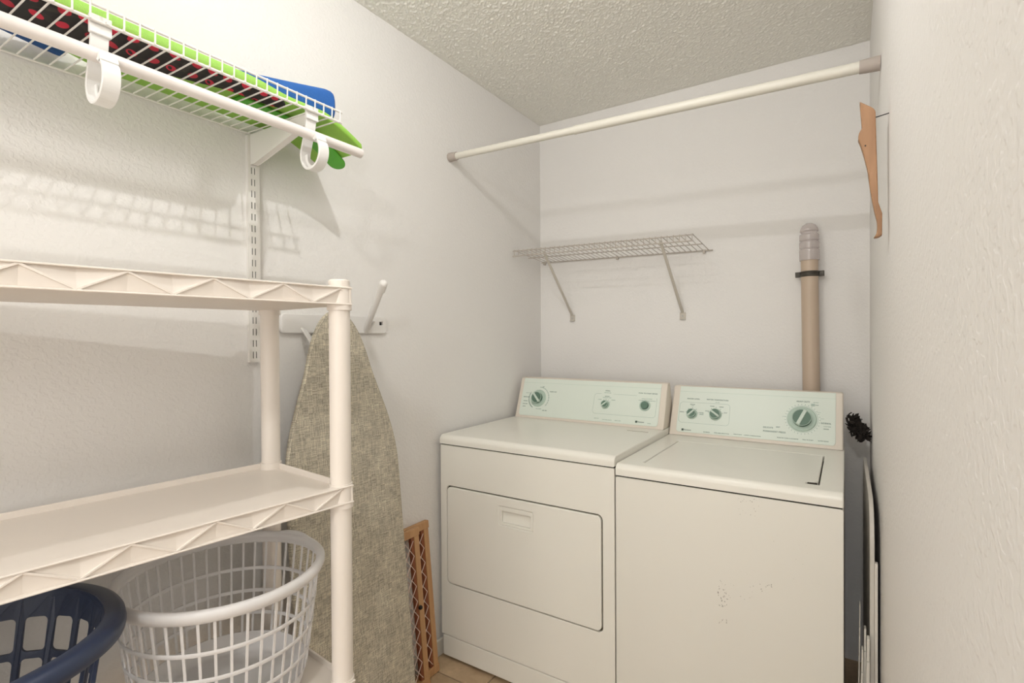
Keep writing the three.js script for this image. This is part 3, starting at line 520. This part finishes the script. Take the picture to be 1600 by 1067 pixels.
// ---------------------------------------------------------------- ironing board and its wall holder
{
  const weave = (() => {
    const N = 1024, rowA = new Float32Array(N), colA = new Float32Array(N); for (let i = 0; i < N; i++) { rowA[i] = rnd(); colA[i] = rnd(); }
    return dataTex(N, (i, x, y) => {
      const tx = x >> 2, ty = y >> 2, over = (tx + ty) % 2, h1 = (Math.sin(tx * 12.9898 + ((ty / 14) | 0) * 78.233) * 43758.5453) % 1, h2 = (Math.sin(ty * 39.346 + ((tx / 14) | 0) * 11.135) * 24634.634) % 1;
      const thread = over ? Math.abs(h2) : Math.abs(h1), gap = ((x & 3) === 0 || (y & 3) === 0) ? 0.72 : 1;
      const k = (0.60 + 0.40 * thread) * gap * (0.9 + 0.2 * nB[((y >> 1) * 512 + (x >> 1))]); return [Math.min(255, 262 * k), Math.min(255, 250 * k), Math.min(255, 224 * k)];
    }, true, 1);
  })();
  weave.repeat.set(3.2, 3.2);
  const s = new THREE.Shape(), hw = 0.208, hgt = 1.375;        // outline, nose at the top
  s.moveTo(-hw, 0); s.lineTo(hw, 0); s.lineTo(hw, 0.86); s.bezierCurveTo(hw, 1.0, 0.15, 1.10, 0.118, 1.205); s.bezierCurveTo(0.095, 1.29, 0.06, hgt, 0, hgt);
  s.bezierCurveTo(-0.06, hgt, -0.095, 1.29, -0.118, 1.205); s.bezierCurveTo(-0.15, 1.10, -hw, 1.0, -hw, 0.86); s.closePath();
  const t = thing('ironing_board', 'ironing board in a taupe woven cover standing upright between shelving unit and dryer', 'ironing board', [0.225, 0.03, 1.449]);
  // local: shape x -> -z (right in the photo), shape y -> up and leaning to the wall
  const lean = Math.atan(0.098), g = extr(s, 0.016, 0.006, 4, 24);
  const cover = part(t, 'cover', g, std('#ffffff', 0.95, { map: weave, bumpMap: weave, bumpScale: 0.0006 })); cover.rotation.set(0, Math.PI / 2, 0);
  const under = new THREE.Group();
  part(t, 'frame', [bar([-0.03, 0.06, -0.12], [-0.03, 1.15, -0.05], 0.009), bar([-0.03, 0.06, 0.12], [-0.03, 1.15, 0.05], 0.009), bar([-0.03, 1.15, -0.05], [-0.03, 1.15, 0.05], 0.009), bar([-0.03, 0.06, -0.12], [-0.03, 0.06, 0.12], 0.009), bar([-0.03, 0.4, -0.1], [0.0, 0.4, -0.1], 0.006), bar([-0.03, 0.4, 0.1], [0.0, 0.4, 0.1], 0.006), bar([-0.03, 1.0, 0], [0.0, 1.0, 0], 0.006), bar([-0.03, 1.15, 0.02], [-0.03, 1.0, 0.0], 0.006)], M.steel);
  part(t, 'foot_cap', [bar([0, -0.03, -0.19], [0.004, 0.02, -0.19], 0.012, 16), bar([0, -0.03, 0.19], [0.004, 0.02, 0.19], 0.012, 16), bar([0.004, 0.006, -0.19], [0.004, 0.006, 0.19], 0.009, 12)], M.steel);
  t.rotation.set(0, 0, lean);
}
{
  const t = thing('wall_hook_rack', 'white plastic iron holder screwed to the left wall behind the ironing board nose', 'wall hook', [0, 1.36, 0]);
  const s = roundRect(-1.575, -0.030, -1.155, 0.030, 0.014); s.holes.push(roundRect(-1.188, 0.000, -1.172, 0.012, 0.002, true));
  const plate = extr(s, 0.012, 0.003, 2).rotateY(Math.PI / 2);
  part(t, 'back_plate', [plate], M.white);
  part(t, 'screw_recess', box(0.0005, 0.003, -0.002, 0.014, 1.170, 1.190, 0), M.dark);
  const arm = part(t, 'arm', [bar([0.006, -0.022, 1.25], [0.155, 0.118, 1.310], 0.0105, 20), ], M.white);
  part(arm, 'end_cap', [bar([0.145, 0.1085, 1.306], [0.166, 0.1285, 1.3145], 0.0138, 20), new THREE.SphereGeometry(0.0136, 20, 12).translate(0.166, 0.1285, 1.3145)], M.white);
  part(arm, 'gusset', [extr(poly([[0.008, -0.028], [0.05, 0.012], [0.008, 0.014]]), 0.008, 0.001).translate(0, 0, 1.241)], M.white);
  part(t, 'brace', [flatBar([0.006, -0.01, 1.50], [0.05, -0.085, 1.478], 0.02, 0.006, [0, 0.4, 1], 0.002), flatBar([0.05, -0.085, 1.478], [0.075, -0.075, 1.47], 0.02, 0.006, [0, 0, 1], 0.002)], M.white);
}
// ---------------------------------------------------------------- wooden gate leaning by the dryer
{
  const woodTex = dataTex(512, (i, x, y) => { const k = 0.75 * nB[((y >> 4) % 512) * 512 + x] + 0.25 * nA[((y >> 2) % 512) * 512 + x]; return [206 + 46 * (k - 0.5), 168 + 50 * (k - 0.5), 124 + 50 * (k - 0.5)]; }, true, 4);
  M.wood = std('#efe2d6', 0.55, { map: woodTex }); M.woodDark = std('#8a4f30', 0.6); M.mesh = std('#ead3c6', 0.5);
  const t = thing('wooden_gate', 'pine folding gate with laced diamond mesh, leaning upright between ironing board and dryer', 'gate', [0.10, 0, 0]);
  t.rotation.z = 0.092;
  const panel = (x, z0, z1, name) => {
    const h = 0.592, f = new THREE.Group(); f.name = name; t.add(f);
    for (const z of [z0, z1 - 0.026]) part(f, 'stile', metreUv(box(x - 0.009, x + 0.009, 0.012, h - 0.028, z, z + 0.026, 0.002)), M.wood);
    part(f, 'top_rail', metreUv(box(x - 0.010, x + 0.010, h - 0.03, h, z0 - 0.004, z1, 0.003)), M.wood);
    part(f, 'bottom_rail', metreUv(box(x - 0.010, x + 0.010, 0.004, 0.034, z0 - 0.004, z1, 0.003)), M.wood);
    for (const z of [z0 + 0.026, z1 - 0.040]) part(f, 'inner_strip', box(x - 0.008, x + 0.006, 0.034, h - 0.03, z, z + 0.014, 0.001), M.woodDark, 'reddish brown inner strip');  // reddish brown strip along the inner side of each stile
    const st = [], P = 0.056; // diamond lacing between the inner strips
    const zA = z0 + 0.032, zB = z1 - 0.032, n = Math.round((zB - zA) / (P * 0.75)), dz = (zB - zA) / n;
    for (let k = 0; k < n; k++) for (let j = 0; j < 9; j++) { const y0 = 0.045 + j * P * 1.0, y1 = y0 + P, za = zA + k * dz, zb = za + dz; if (y1 > h - 0.03) continue; st.push(bar([x + 0.0075, y0, za], [x + 0.0075, y1, zb], 0.0014, 5), bar([x + 0.0085, y1, za], [x + 0.0085, y0, zb], 0.0014, 5)); }
    part(f, 'mesh_lacing', st, M.mesh, 'pale laced diamond mesh');
    return f;
  };
  panel(-0.012, 1.030, 1.56, 'front_panel'); panel(-0.036, 0.950, 1.48, 'rear_panel');
  part(t, 'latch_knob', [new THREE.SphereGeometry(0.008, 14, 10).translate(0.002, 0.30, 1.055), bar([-0.012, 0.30, 1.052], [0.0, 0.30, 1.052], 0.004)], M.dark);
}
// ---------------------------------------------------------------- wire shelf on the back wall
{
  const yb = 1.706, t = thing('wire_shelf', 'small bare white wire shelf on two slanted struts on the back wall', 'shelf', [0, 0, 0]);
  const P = (x, z, dy = 0) => [x, yb + dy + 0.014 - 0.016 * x + 0.085 * z, z], x0 = 0.012, x1 = 0.893, D = 0.30;
  part(t, 'back_rail', bar(P(x0, 0.008), P(x1 + 0.015, 0.008), 0.003), M.dullWire);
  part(t, 'middle_rail', bar(P(x0, 0.15, -0.004), P(x1, 0.15, -0.004), 0.0028), M.dullWire);
  part(t, 'front_rail', bar(P(x0, D), P(x1, D), 0.003), M.dullWire);
  part(t, 'lip_rail', bar(P(x0, D + 0.003, -0.026), P(x1, D + 0.003, -0.026), 0.003), M.dullWire);
  for (let k = 0; k < 35; k++) { const x = x0 + 0.01 + k * 0.0255; part(t, 'wire', [bar(P(x, 0.004, 0.003), P(x, D + 0.004, 0.003), 0.0017, 6), bar(P(x, D + 0.004, 0.003), P(x, D + 0.005, -0.028), 0.0017, 6)], M.dullWire); }
  for (const [xt, xb, yf] of [[0.185, 0.196, 1.416], [0.755, 0.772, 1.412]]) {
    const s = part(t, 'strut', [flatBar([xb, yf + 0.012, 0.008], P(xt, D - 0.006, -0.012), 0.013, 0.006, [1, 0, 0], 0.0015)], M.strut);
    part(s, 'foot_plate', [box(xb - 0.014, xb + 0.014, yf - 0.02, yf + 0.014, 0.0005, 0.0045, 0.0015), box(xb - 0.012, xb + 0.012, yf - 0.02, yf - 0.017, 0.0005, 0.014, 0.001)], M.strut);
    part(s, 'screw', new THREE.CylinderGeometry(0.004, 0.004, 0.004, 14).rotateX(Math.PI / 2).translate(xb, yf - 0.003, 0.006), M.steel);
  }
  for (const x of [0.03, 0.45, 0.87]) part(t, 'wall_clip', [box(x - 0.006, x + 0.006, yb - 0.012 + 0.014 - 0.016 * x, yb + 0.02 - 0.016 * x, 0.0005, 0.013, 0.002)], M.dullWire);
}
// ---------------------------------------------------------------- tension rod
{
  const a = [0.006, 2.081, 0.776], b = [W - 0.006, 2.042, 0.789], at = k => a.map((v, i) => v + (b[i] - v) * k);
  const t = thing('tension_rod', 'long white tension rod spanning from left wall to right wall under the ceiling', 'rod', [0, 0, 0]);
  part(t, 'thin_tube', bar(at(0.012), at(0.42), 0.0135, 28), M.rodIvory); part(t, 'thick_tube', bar(at(0.395), at(0.985), 0.0155, 28), M.rodIvory); part(t, 'joint_ring', bar(at(0.393), at(0.397), 0.0165, 28), M.rodIvory);
  part(t, 'end_cap', bar([0.001, 2.081, 0.776], at(0.022), 0.019, 28, 0.017), M.rubber, 'greyish rubber end cap'); part(t, 'end_cap', bar(at(0.972), [W - 0.001, 2.042, 0.789], 0.0175, 28, 0.0195), M.rubber, 'greyish rubber end cap');
}
// ---------------------------------------------------------------- capped vent pipe
{
  const x = 1.296, z = 0.050, tl = 0.008, t = thing('vent_pipe', 'beige plastic vent pipe with a clear cap strapped to the back wall behind the washer', 'pipe', [x, 0, z]);
  t.rotation.z = 0.012; t.position.x = x + 0.017;
  part(t, 'pipe', [new THREE.CylinderGeometry(0.0315, 0.0315, 1.61, 40).translate(0, 0.825, 0)], std('#c6b29d', 0.45));
  const cl = new THREE.MeshPhysicalMaterial({ color: new THREE.Color('#e6dedb'), roughness: 0.12, transmission: 0.45, thickness: 0 });
  const lathe = pts => new THREE.LatheGeometry(pts.map(p => new THREE.Vector2(...p)), 44);
  part(t, 'cap', lathe([[0.033, 1.62], [0.0365, 1.621], [0.0365, 1.660], [0.0355, 1.664], [0.0315, 1.665], [0.0315, 1.669], [0.0360, 1.670], [0.0360, 1.692], [0.0352, 1.696], [0.0305, 1.697], [0.0305, 1.701], [0.0355, 1.702], [0.0355, 1.722], [0.0345, 1.726], [0.028, 1.727], [0.028, 1.737], [0.0335, 1.738], [0.0335, 1.744], [0.031, 1.752], [0.024, 1.764], [0.012, 1.771], [0, 1.773]]), cl, 'clear ribbed plastic cap');
  const sp = part(t, 'strap', [new THREE.CylinderGeometry(0.0335, 0.0335, 0.014, 40, 1, true, -Math.PI / 2, Math.PI).translate(0, 1.565, 0), new THREE.TorusGeometry(0.0325, 0.004, 8, 32, Math.PI).rotateX(Math.PI / 2).translate(0, 1.572, 0), new THREE.TorusGeometry(0.0325, 0.004, 8, 32, Math.PI).rotateX(Math.PI / 2).translate(0, 1.558, 0)], std('#4b463e', 0.5, { metalness: 0.3, side: THREE.DoubleSide }));
  for (const s of [-1, 1]) part(sp, 'ear', [box(s > 0 ? 0.031 : -0.052, s > 0 ? 0.052 : -0.031, 1.554, 1.576, -0.006, 0.002, 0.002), bar([s * 0.043, 1.565, -0.048], [s * 0.043, 1.565, 0.006], 0.005, 12)], std('#4b463e', 0.5, { metalness: 0.3 }));
}
// ---------------------------------------------------------------- wooden piece on the right wall
{
  const z = 1.12, t = thing('wooden_hanger_piece', 'small tapered tan wooden piece hanging from a nail on the right wall', 'wood piece', [0, 0, z]);
  const s = new THREE.Shape(); s.moveTo(1.4465, 1.823); s.lineTo(1.468, 1.806); s.quadraticCurveTo(1.4745, 1.8, 1.4748, 1.792); s.lineTo(1.4795, 1.60); s.lineTo(1.4865, 1.575); s.lineTo(1.4862, 1.530); s.quadraticCurveTo(1.48, 1.524, 1.472, 1.526); s.quadraticCurveTo(1.480, 1.535, 1.477, 1.562); s.quadraticCurveTo(1.468, 1.60, 1.461, 1.67); s.quadraticCurveTo(1.45, 1.728, 1.4435, 1.742); s.quadraticCurveTo(1.443, 1.756, 1.4505, 1.764); s.closePath();
  const wt = dataTex(256, (i, x, y) => { const k = nB[((y >> 1) % 512) * 512 + ((x * 3) % 512)]; return [160 + 50 * (k - 0.5), 119 + 46 * (k - 0.5), 83 + 40 * (k - 0.5)]; }, true, 6);
  part(t, 'body', extr(s, 0.024, 0.002, 2).translate(0, 0, -0.012), std('#ffffff', 0.5, { map: wt }));
  part(t, 'screw_hole', new THREE.CylinderGeometry(0.0016, 0.0016, 0.002, 10).rotateX(Math.PI / 2).translate(1.4565, 1.725, 0.0122), M.dark);
  const n = thing('nail', 'thin dark nail in the right wall holding the wooden piece', 'nail', [0, 0, 0]);
  part(n, 'shank', bar([1.470, 1.786, z - 0.002], [W + 0.004, 1.790, z + 0.002], 0.0011, 8), M.dark); part(n, 'head', bar([1.4695, 1.7859, z - 0.002], [1.4705, 1.7861, z - 0.002], 0.0022, 10), M.dark);
}
// ---------------------------------------------------------------- things in the gap right of the washer
{
  const leafGeo = [], dk = std('#231c17', 0.9);
  const c0 = V(1.436, 0.985, 0.17), c1 = V(1.478, 0.945, 0.215);
  const leaf = (p, d, L, w) => { const s = new THREE.Shape(); s.moveTo(0, 0); s.quadraticCurveTo(w, L * 0.5, 0, L); s.quadraticCurveTo(-w, L * 0.5, 0, 0); const g = new THREE.ExtrudeGeometry(s, { depth: 0.001, bevelEnabled: false, curveSegments: 4 }); g.rotateY(rnd() * 6.28); g.applyQuaternion(new THREE.Quaternion().setFromUnitVectors(V(0, 1, 0), d)); return g.translate(p.x, p.y, p.z); };
  for (let i = 0; i < 360; i++) { const k = rnd(), p = c0.clone().lerp(c1, k); p.x += (rnd() - 0.5) * 0.010; p.y += (rnd() - 0.5) * (0.055 - 0.03 * k); p.z += (rnd() - 0.5) * 0.05; const d = V(rnd() - 0.4, rnd() - 0.4, rnd() - 0.5).normalize(); leafGeo.push(leaf(p, d, 0.016 + 0.016 * rnd(), 0.009 + 0.006 * rnd())); }
  const t = thing('dried_foliage', 'clump of dark dried foliage stuck between the washer console and the right wall', 'dried plant', [0, 0, 0]);
  part(t, 'leaves', leafGeo, dk); part(t, 'stem', [tube([[1.421, 1.0, 0.155], [1.43, 0.98, 0.18], [1.492, 0.945, 0.20]], 0.004, 16, 6), tube([[1.424, 1.0, 0.18], [1.43, 1.02, 0.185], [1.437, 1.026, 0.19]], 0.0022, 8, 5)], dk);
}
{
  const t = thing('leaning_board', 'thin white board with a rounded top corner leaning along the right wall beside the washer', 'board', [0, 0, 0]);
  const s = new THREE.Shape(); s.moveTo(-0.12, 0.004); s.lineTo(-0.80, 0.004); s.lineTo(-0.80, 0.72); s.quadraticCurveTo(-0.80, 0.845, -0.66, 0.85); s.lineTo(-0.12, 0.85); s.closePath();
  const g = extr(s, 0.011, 0.002).rotateY(Math.PI / 2).translate(1.4745, 0, 0);
  part(t, 'board', g, std('#dcd6cc', 0.5)); part(t, 'edge_band', box(1.4855, 1.4925, 0.004, 0.70, 0.785, 0.803, 0.002), std('#efe9df', 0.5));
}
{
  const spec = [[1.452, 0.580, 0.79, 1.446, 'thin white slat with a tapered tip, nearest to the washer side', 0.003], [1.457, 0.470, 0.815, 1.448, 'narrow white slat standing second from the washer in the gap', 0.005], [1.4635, 0.520, 0.80, 1.458, 'white slat with a square end standing third from the washer in the gap', 0.006], [1.470, 0.505, 0.82, 1.466, 'wider white slat standing against the white board in the gap', 0.008]];
  for (const [x, y, z, xb, label, th] of spec) { const o = new THREE.Mesh(merge([flatBar([xb, 0.003, z - 0.02], [x, y - 0.06, z], 0.03, th, [0, 0, 1], 0.001), flatBar([x, y - 0.06, z], [x + 0.0005, y, z], 0.022, th * 0.8, [0, 0, 1], 0.001)]), M.trim); o.name = numbered('white_slat'); o.castShadow = o.receiveShadow = true; scene.add(o); tag(o, label, 'slat', 'white slats beside the washer'); }
}
scene.traverse(o => { if (o.userData && o.userData.counts) delete o.userData.counts; });
renderer.render(scene, camera);
